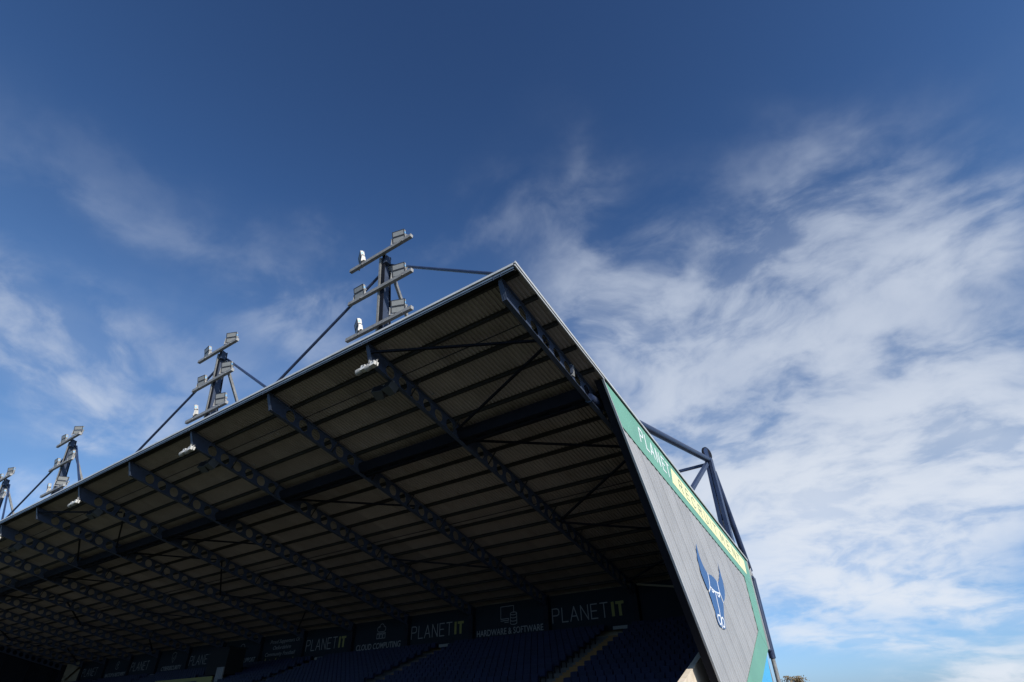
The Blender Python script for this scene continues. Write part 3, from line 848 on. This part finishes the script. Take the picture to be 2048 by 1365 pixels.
BAR_YZ = [(12.19, 18.70), (12.47, 16.69), (12.72, 14.64)]
YAW = {1: [(33, -14), (0, -14), (30, -22)], 3: [(8, -24), (-6, -20), (30, -18)], 6: [(-4, -34), (2, -2), (14, -58)], 8: [(-4, -20), (0, 0), (2, -20)]}
ordn = {1: 'largest and nearest floodlight mast on the roof edge, beside the roof corner', 3: 'second floodlight mast on the roof edge counting from the roof corner', 6: 'third floodlight mast on the roof edge counting from the roof corner', 8: 'floodlight mast cut by the left edge of the photo, farthest in view'}
for i in (1, 3, 6, 8):
    x = XR[i]; by = Y0 + 0.4; bz = zr(by) + PH + 0.08
    m = thing('floodlight_mast', ordn[i], 'floodlight mast', (x, by, bz), 'floodlight masts on the roof edge')
    off = Vector((0, by, bz))
    def L_(y, z, xx=0.0): return Vector((xx, y, Z(z))) - off
    # galvanised front post, navy tapered column behind it
    MB().bar(L_(12.82, 13.5, -0.20), L_(12.25, 18.60, -0.16), 0.12, 0.12, (0, 1, 0)).build('post', 'galv', m)
    # tapered fabricated column: web plate + two flanges
    A, B, C_, D_ = L_(12.80, 13.3), L_(13.36, 13.2), L_(12.56, 18.75), L_(12.22, 18.85)
    MB().prism([A + Vector((0.055, 0, 0)), B + Vector((0.055, 0, 0)), C_ + Vector((0.055, 0, 0)), D_ + Vector((0.055, 0, 0))], (0.03, 0, 0)).build('column', 'navy', m)
    MB().bar(A + Vector((0.07, -0.015, 0)), D_ + Vector((0.07, -0.015, 0)), 0.20, 0.028, (0, 1, 0)).build('flange', 'navy_dark', m)
    MB().bar(B + Vector((0.07, 0.016, 0)), C_ + Vector((0.07, 0.016, 0)), 0.20, 0.028, (0, 1, 0)).build('flange', 'navy_dark', m)
    MB().bar(L_(12.62, 18.15, 0.16), L_(16.2, 12.45, 0.30), 0.14, 0.14, (1, 0, 0)).build('back_leg', 'galv', m)
    # side struts down to the neighbouring rafters
    for s_ in (-1, 1):
        foot = L_(12.10, 13.31 + PH + 0.12, S * 0.985 if s_ > 0 else -S * 0.93)
        MB().tube(L_(12.72, 18.34, s_ * 0.12), foot, 0.072, 10).build('strut', 'mast_navy', m, True)
        MB().bar(foot + Vector((-0.12, 0, 0.02)), foot + Vector((0.12, 0, 0.02)), 0.14, 0.14).build('foot_plate', 'mast_navy', m)
    MB().box(L_(12.24, 18.15, 0.09), L_(12.52, 18.55, 0.30)).build('gusset', 'navy', m)
    for k, (y, z) in enumerate(BAR_YZ):
        c = L_(y, z, -0.07)
        hl = 2.15
        MB().box(c + Vector((-hl, -0.19, -0.09)), c + Vector((hl, -0.02, 0.09))).build('cross_bar', 'galv', m)
        MB().box(c + Vector((-hl - 0.008, -0.185, -0.085)), c + Vector((-hl - 0.001, -0.025, 0.085))).build('end_cap', 'lamp', m)
        MB().box(c + Vector((hl + 0.001, -0.185, -0.085)), c + Vector((hl + 0.008, -0.025, 0.085))).build('end_cap', 'lamp', m)
        yl, yr_ = YAW[i][k]
        head(m, c.x - 1.55, c.y - 0.10, c.z + 0.095, -math.radians(yl), math.radians(16))
        head(m, c.x + 1.20, c.y - 0.10, c.z + 0.095, -math.radians(yr_), math.radians(16))
        for dx in (-1.25, 1.55):
            MB().bar(c + Vector((dx, -0.24, -0.13)), c + Vector((dx + 0.12, -0.24, -0.11)), 0.04, 0.03).build('clip', 'lamp', m)

# ------------------------------------------------------------------ lamps hung below the eave, loudspeakers
def spot(parent, x):
    d = MB(); n = 12; rings = 7
    vs = []; fs = []
    for r in range(rings):          # ribbed bowl, opening to -X
        t = r / (rings - 1); rad = 0.145 * math.sin(math.radians(40 + 50 * t))
        for k in range(n):
            a = 2 * math.pi * k / n
            vs.append((x + 0.02 - 0.30 * (1 - math.cos(math.radians(90 * t))) , -0.05 + rad * math.cos(a), rad * math.sin(a) - 0.03 - 0.05 * t * t))
    for r in range(rings - 1):
        for k in range(n):
            j = (k + 1) % n; fs.append((r * n + k, r * n + j, (r + 1) * n + j, (r + 1) * n + k))
    d.add(vs, fs)
    h = d.build('reflector', 'lamp', parent, True)
    b = MB().prism([(x + 0.03, -0.19, -0.13), (x + 0.30, -0.19, -0.11), (x + 0.30, -0.17, 0.06), (x + 0.26, -0.17, 0.10), (x + 0.03, -0.17, 0.12)], (0, 0.24, 0))
    b.build('housing', 'lamp_white', parent)
    MB().tube((x + 0.22, -0.21, 0.05), (x + 0.22, -0.19, 0.05), 0.03, 8).build('knob', 'lamp_dark', parent)
    MB().bar((x + 0.32, -0.06, 0.14), (x + 0.32, -0.06, -0.08), 0.03, 0.05).build('bracket', 'lamp', parent)
hlab = {1: 'pair of white lamps under the eave below the nearest floodlight mast', 3: 'pair of white lamps under the eave below the second floodlight mast', 5: 'pair of white lamps under the eave below the third floodlight mast', 7: 'pair of white lamps under the eave at the left edge of the photo'}
slab_ = {1: 'grey loudspeaker pair under the rafter behind the nearest white eave lamps', 3: 'grey loudspeaker pair under the rafter behind the second white eave lamps', 5: 'grey loudspeaker pair under the rafter behind the third white eave lamps', 7: 'grey loudspeaker pair under the rafter by the left edge of the photo'}
for i in (1, 3, 5, 7):
    x = XR[i]
    t = thing('eave_lamp', hlab[i], 'lamp', (x + 0.14, 12.34, ZE - 1.17), 'lamps hung under the eave')
    spot(t, -0.40); spot(t, 0.18)
    MB().bar((-0.55, -0.02, 0.17), (0.52, -0.02, 0.17), 0.05, 0.05).build('rail', 'lamp_dark', t)
    MB().box((-0.16, 0.02, 0.19), (-0.10, 0.10, 0.42)).build('mount', 'galv', t)
    ys = 13.75
    t = thing('loudspeaker', slab_[i], 'loudspeaker', (x - 0.35, ys, zr(ys) - GH - 0.45), 'loudspeakers under the rafters')
    for dx, yaw in ((-0.42, 0.35), (0.22, -0.12)):
        mb = MB().prism([(-0.27, -0.2, 0), (0.27, -0.2, 0), (0.20, 0.28, 0.0), (-0.20, 0.28, 0)], (0, 0, 0.42))
        A = Matrix.Translation((dx, 0, 0)) @ Matrix.Rotation(yaw, 4, 'Z') @ Matrix.Rotation(math.radians(-24), 4, 'X')
        mb.v = [tuple(A @ Vector(p)) for p in mb.v]
        c = mb.build('cabinet', 'speaker', t)
        gmb = MB().box((-0.24, -0.215, 0.03), (0.24, -0.204, 0.39)); gmb.v = [tuple(A @ Vector(p)) for p in gmb.v]; gmb.build('grille', 'black', c)
    MB().bar((-0.6, 0.05, 0.40), (0.5, 0.05, 0.40), 0.05, 0.05).build('bracket', 'galv', t)
    MB().bar((0.35, 0.05, 0.38), (0.35, 0.05, 0.47), 0.05, 0.05).build('hanger', 'galv', t)

# small junction box on the outermost rafter
t = thing('rafter_light_bracket', 'small grey bracket plate on the sunlit outermost rafter', 'bracket', (X0 + 0.125, 17.15, zr(17.15) - 0.72))
MB().box((-0.02, -0.10, 0.0), (0.06, 0.08, 0.55)).build('plate', 'galv', t)
MB().box((-0.02, -0.14, 0.10), (0.10, -0.101, 0.50)).build('flange', 'navy', t)
for k in range(3): MB().tube((0.06, -0.02, 0.1 + 0.16 * k), (0.09, -0.02, 0.1 + 0.16 * k), 0.022, 8).build('bolt', 'galv', t)

# ------------------------------------------------------------------ rear support mast at the near end
SMX, SMY = X0, 37.45
m = thing('support_mast', 'tall navy steel mast with round head behind the roof, above the grey end wall', 'mast', (SMX, SMY, 0))
zt_ = Z(14.60)
for dx in (-0.17, 0.17):
    sg = 1 if dx > 0 else -1
    MB().prism([(sg * 0.03, -0.24, zt_ - 0.3), (sg * 0.22, -0.24, zt_ - 0.3), (sg * 0.46, -0.30, 0.0), (sg * 0.05, -0.30, 0.0)], (0, 0.52, 0)).build('column', 'mast_navy', m)
for k in range(9):
    MB().box((-0.05, -0.16, 2 + 1.6 * k), (0.05, 0.16, 2.3 + 1.6 * k)).build('batten', 'mast_navy', m)
hn = Vector((0.94, -0.34, 0)); hc = Vector((0.02, -0.15, zt_ + 0.0))
MB().tube(hc - hn * 0.05, hc + hn * 0.05, 0.50, 36).build('head_plate', 'navy_dark', m, True)
hs_ = Vector((0.34, 0.94, 0))
MB().prism([hc + hn * 0.052 + hs_ * a + Vector((0, 0, b)) for a, b in ((-0.34, -0.33), (0.10, -0.46), (0.10, 0.42), (-0.20, 0.40), (-0.40, 0.12))], hn * 0.02).build('gusset', 'mast_navy', m)
# tie tube forward to the main beam
def W_(y, z, x=0.0): return Vector((x, y - SMY, Z(z)))
MB().tube(W_(37.5, 14.2, 0.0), W_(18.7, 11.05, 0.0), 0.21, 20).build('tie_tube', 'mast_navy', m, True)
MB().bar(W_(36.65, 13.62, -0.1), W_(36.65, 13.5, -S), 0.17, 0.17).build('cross_tie', 'mast_navy', m)
MB().bar(W_(36.65, 13.65), W_(29.3, 9.05), 0.22, 0.24).build('raking_strut', 'mast_navy', m)
MB().tube(W_(38.1, 13.5), W_(41.3, 7.35), 0.19, 16).build('back_stay', 'mast_navy', m, True)
MB().tube(W_(37.6, 14.1), W_(38.12, 13.45), 0.10, 12).build('stay_pin', 'black', m, True)
MB().tube(W_(41.25, 7.4), W_(41.5, 6.8), 0.11, 12).build('stay_pin', 'black', m, True)
MB().tube(W_(41.45, 6.9), W_(41.25, 2.2), 0.20, 16).build('anchor_tube', 'mast_navy', m, True)
MB().tube(W_(41.25, 2.2), W_(41.15, -1.6), 0.13, 16).build('anchor_post', 'galv', m, True)
MB().tube(W_(41.7, 7.0), W_(37.6, 6.6), 0.10, 12).build('outrigger', 'mast_navy', m, True)
MB().tube(W_(41.72, 2.6), W_(37.6, 2.75), 0.10, 12).build('outrigger', 'mast_navy', m, True)
for a in ((41.42, 6.85), (41.25, 2.5)):
    MB().box(W_(a[0] - 0.16, a[1] - 0.14, -0.12), W_(a[0] + 0.16, a[1] + 0.14, 0.12)).build('joint_plate', 'mast_navy', m)
    for k in (-1, 1): MB().tube(W_(a[0] + 0.08 * k, a[1], 0.12), W_(a[0] + 0.08 * k, a[1], 0.16), 0.035, 8).build('bolt', 'galv', m)

# ------------------------------------------------------------------ cabin on the terrace
c = thing('camera_cabin', 'small dark cabin on the seats with a pale curtain and a yellow banner', 'cabin', (-58.5, 33.2, Z(2.3)))
MB().box((-1.6, -0.2, 1.0), (1.7, 1.6, 3.2)).build('cabin_body', 'black', c)
MB().box((-1.7, -0.35, 3.2), (1.8, 1.7, 3.3)).build('cabin_roof', 'navy_dark', c)
mbc = MB()
for k in range(8): mbc.box((0.55 + 0.15 * k, -0.32 - 0.03 * (k % 2), -0.2), (0.69 + 0.15 * k, -0.22, 1.6))
mbc.build('curtain', 'board_text', c)
MB().box((-10.5, -0.5, 0.0), (0.4, -0.42, 0.9)).build('banner', 'board_yellow', c)
for k in range(4): MB().box((-10.2 + 3.2 * k, -0.40, -1.2), (-10.05 + 3.2 * k, -0.3, 0.9)).build('banner_post', 'black', c)

# ------------------------------------------------------------------ seats
def pan_mb():
    mb = MB()
    pr = [(-0.21, 0.40), (-0.215, 0.44), (-0.10, 0.46), (0.16, 0.43), (0.20, 0.445), (0.20, 0.40), (-0.02, 0.415)]
    # tipped-up seat pan: a shallow curved slab leaning on the back
    pr = [(-0.06, 0.40), (-0.02, 0.395), (0.02, 0.58), (0.03, 0.74), (-0.02, 0.76), (-0.05, 0.60)]
    mb.prism([(-0.215, y, z) for y, z in pr], (0.43, 0, 0)); return mb
def back_mb():
    mb = MB()
    pr = [(0.08, 0.38), (0.12, 0.38), (0.17, 0.60), (0.195, 0.77), (0.185, 0.785), (0.16, 0.78), (0.12, 0.58)]
    mb.prism([(-0.225, y, z) for y, z in pr], (0.45, 0, 0)); return mb
def leg_mb():
    return MB().prism([(x_, 0.05, z_) for x_, z_ in ((-0.19, 0), (-0.15, 0), (-0.15, 0.34), (0.15, 0.34), (0.15, 0), (0.19, 0), (0.19, 0.38), (-0.19, 0.38))], (0, 0.07, 0))
m_pan, m_back, m_leg = pan_mb().mesh('seat_pan', 'seat'), back_mb().mesh('backrest', 'seat'), leg_mb().mesh('bracket', 'black')
spots = []
for j in range(NR_ROWS):
    yb = YT0 - j * ROWD; zt_ = ZT0 - j * RISE
    x = XB_ - 0.35; s_i = 0
    while x > XA + 0.3:
        if all(abs(x - a) > AW + 0.26 for a in AISLES):
            px = Vector((x, yb - 0.28, zt_ + 0.6 - EYE)); d = px.dot(CF)
            u = 1024 + 1052.8 * px.dot(CR) / d; v = 682.5 - 1052.8 * px.dot(CU) / d
            hid = u > 1384 + (v - 1250) * 0.36                    # behind the end wall
            near_cabin = abs(x + 58.5) < 2.0 and 31.9 < yb < 35.5
            if not near_cabin: spots.append((px.length, x, yb - 0.28, zt_, j, s_i, (-20 < u < 2060 and v < 1372 and not hid)))
        x -= 0.50; s_i += 1
vis = sorted([s for s in spots if s[6]], key=lambda s: s[0])
near = set((s[4], s[5]) for s in vis[:300])
rown = ['top', 'second', 'third', 'fourth', 'fifth', 'sixth', 'seventh', 'eighth', 'ninth', 'tenth', 'eleventh', 'twelfth', 'thirteenth', 'fourteenth', 'fifteenth', 'sixteenth', 'seventeenth', 'eighteenth', 'nineteenth', 'twentieth']
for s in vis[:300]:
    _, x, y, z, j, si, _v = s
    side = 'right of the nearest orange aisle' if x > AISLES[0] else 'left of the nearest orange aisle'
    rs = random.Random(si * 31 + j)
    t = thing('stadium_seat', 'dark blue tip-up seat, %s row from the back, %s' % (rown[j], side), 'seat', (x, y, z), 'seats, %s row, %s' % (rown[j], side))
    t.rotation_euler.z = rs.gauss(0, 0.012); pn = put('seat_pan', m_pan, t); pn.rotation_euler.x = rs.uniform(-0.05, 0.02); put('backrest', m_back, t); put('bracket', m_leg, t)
mb = MB()
mbp = MB(); 
for base in (pan_mb(), back_mb()):
    mbp.add(base.v, base.f)
for s in spots:
    if (s[4], s[5]) in near: continue
    _, x, y, z, j, si, _v = s
    mb.add([(a + x, b + y, c_ + z) for a, b, c_ in mbp.v], mbp.f)
o = mb.build('stadium_seats', 'seat'); o['kind'] = 'stuff'; o['label'] = 'rest of the dark blue tip-up seats farther along the stand'; o['category'] = 'seats'

# ------------------------------------------------------------------ unseen stand across the pitch, added to block low sky light
OP = thing('grandstand', 'unseen grandstand across the pitch behind the photographer, added to block low sky light', 'grandstand', (-56, -70, 0))
MB().prism([(-54, 0, 0), (-54, -1, 1.2), (-54, -22, 9.5), (-54, -22, 0)], (108, 0, 0)).build('terrace', 'seat', OP)
MB().prism([(-54, 4, 15.2), (-54, -23, 10.5), (-54, -23, 10.3), (-54, 4, 15.0)], (108, 0, 0)).build('roof', 'roof_top', OP)
MB().box((-54, -23, 0), (54, -22.1, 10.2)).build('back_wall', 'board', OP)
for sx in (-1, 1): MB().prism([(sx * 54.2, -3, 14.0), (sx * 54.2, -22, 10.4), (sx * 54.2, -22, 0), (sx * 54.2, -14, 0)], (sx * 0.3, 0, 0)).build('end_wall', 'clad', OP)

# ------------------------------------------------------------------ tree behind the stand
def tree(x, y, h, seed, label):
    rnd = random.Random(seed)
    t = thing('autumn_tree', label, 'tree', (x, y, 0))
    tr = MB()
    tr.tube((0, 0, 0), (0.1, 0, h * 0.35), 0.22, 10, 0.16); tr.tube((0.1, 0, h * 0.35), (0.0, 0.1, h * 0.8), 0.16, 8, 0.05)
    tips = []
    for k in range(46):
        a = rnd.uniform(0, 6.28); z0 = h * rnd.uniform(0.28, 0.75); r = rnd.uniform(0.5, 1.0) * h * 0.50 * (1.05 - (z0 / h - 0.3) * 0.9)
        p0 = Vector((0.05, 0.03, z0)); p2 = Vector((math.cos(a) * r, math.sin(a) * r, min(h * rnd.uniform(0.94, 1.02), z0 + h * rnd.uniform(0.15, 0.5))))
        p1 = p0.lerp(p2, 0.55) + Vector((0, 0, h * 0.03))
        tr.tube(p0, p1, 0.07, 6, 0.04); tr.tube(p1, p2, 0.04, 5, 0.015); tips.append((p1, p2))
    tr.build('trunk', 'bark', t, True)
    lf = MB()
    for p1, p2 in tips:
        for k in range(26):
            c_ = p1.lerp(p2, rnd.uniform(0.1, 1.06)) + Vector((rnd.gauss(0, .42), rnd.gauss(0, .42), rnd.gauss(0, .30)))
            c_.z = min(c_.z, h * 1.03)
            a = Vector((rnd.gauss(0, 1), rnd.gauss(0, 1), rnd.gauss(0, 1))).normalized(); b = a.orthogonal().normalized()
            s_ = rnd.uniform(0.09, 0.20)
            lf.add([c_ - a * s_, c_ + b * s_ * .6, c_ + a * s_, c_ - b * s_ * .6], [(0, 1, 2, 3)])
    me = bpy.data.meshes.new('crown'); me.from_pydata(lf.v, [], lf.f); me.materials.append(MT['leaf'])
    cr = put('crown', me, t); cr['kind'] = 'stuff'
    return t
tree(-25.8, 135, 5.35, 3, 'brown leaved treetop showing just above the bottom edge, right of the blue panel')
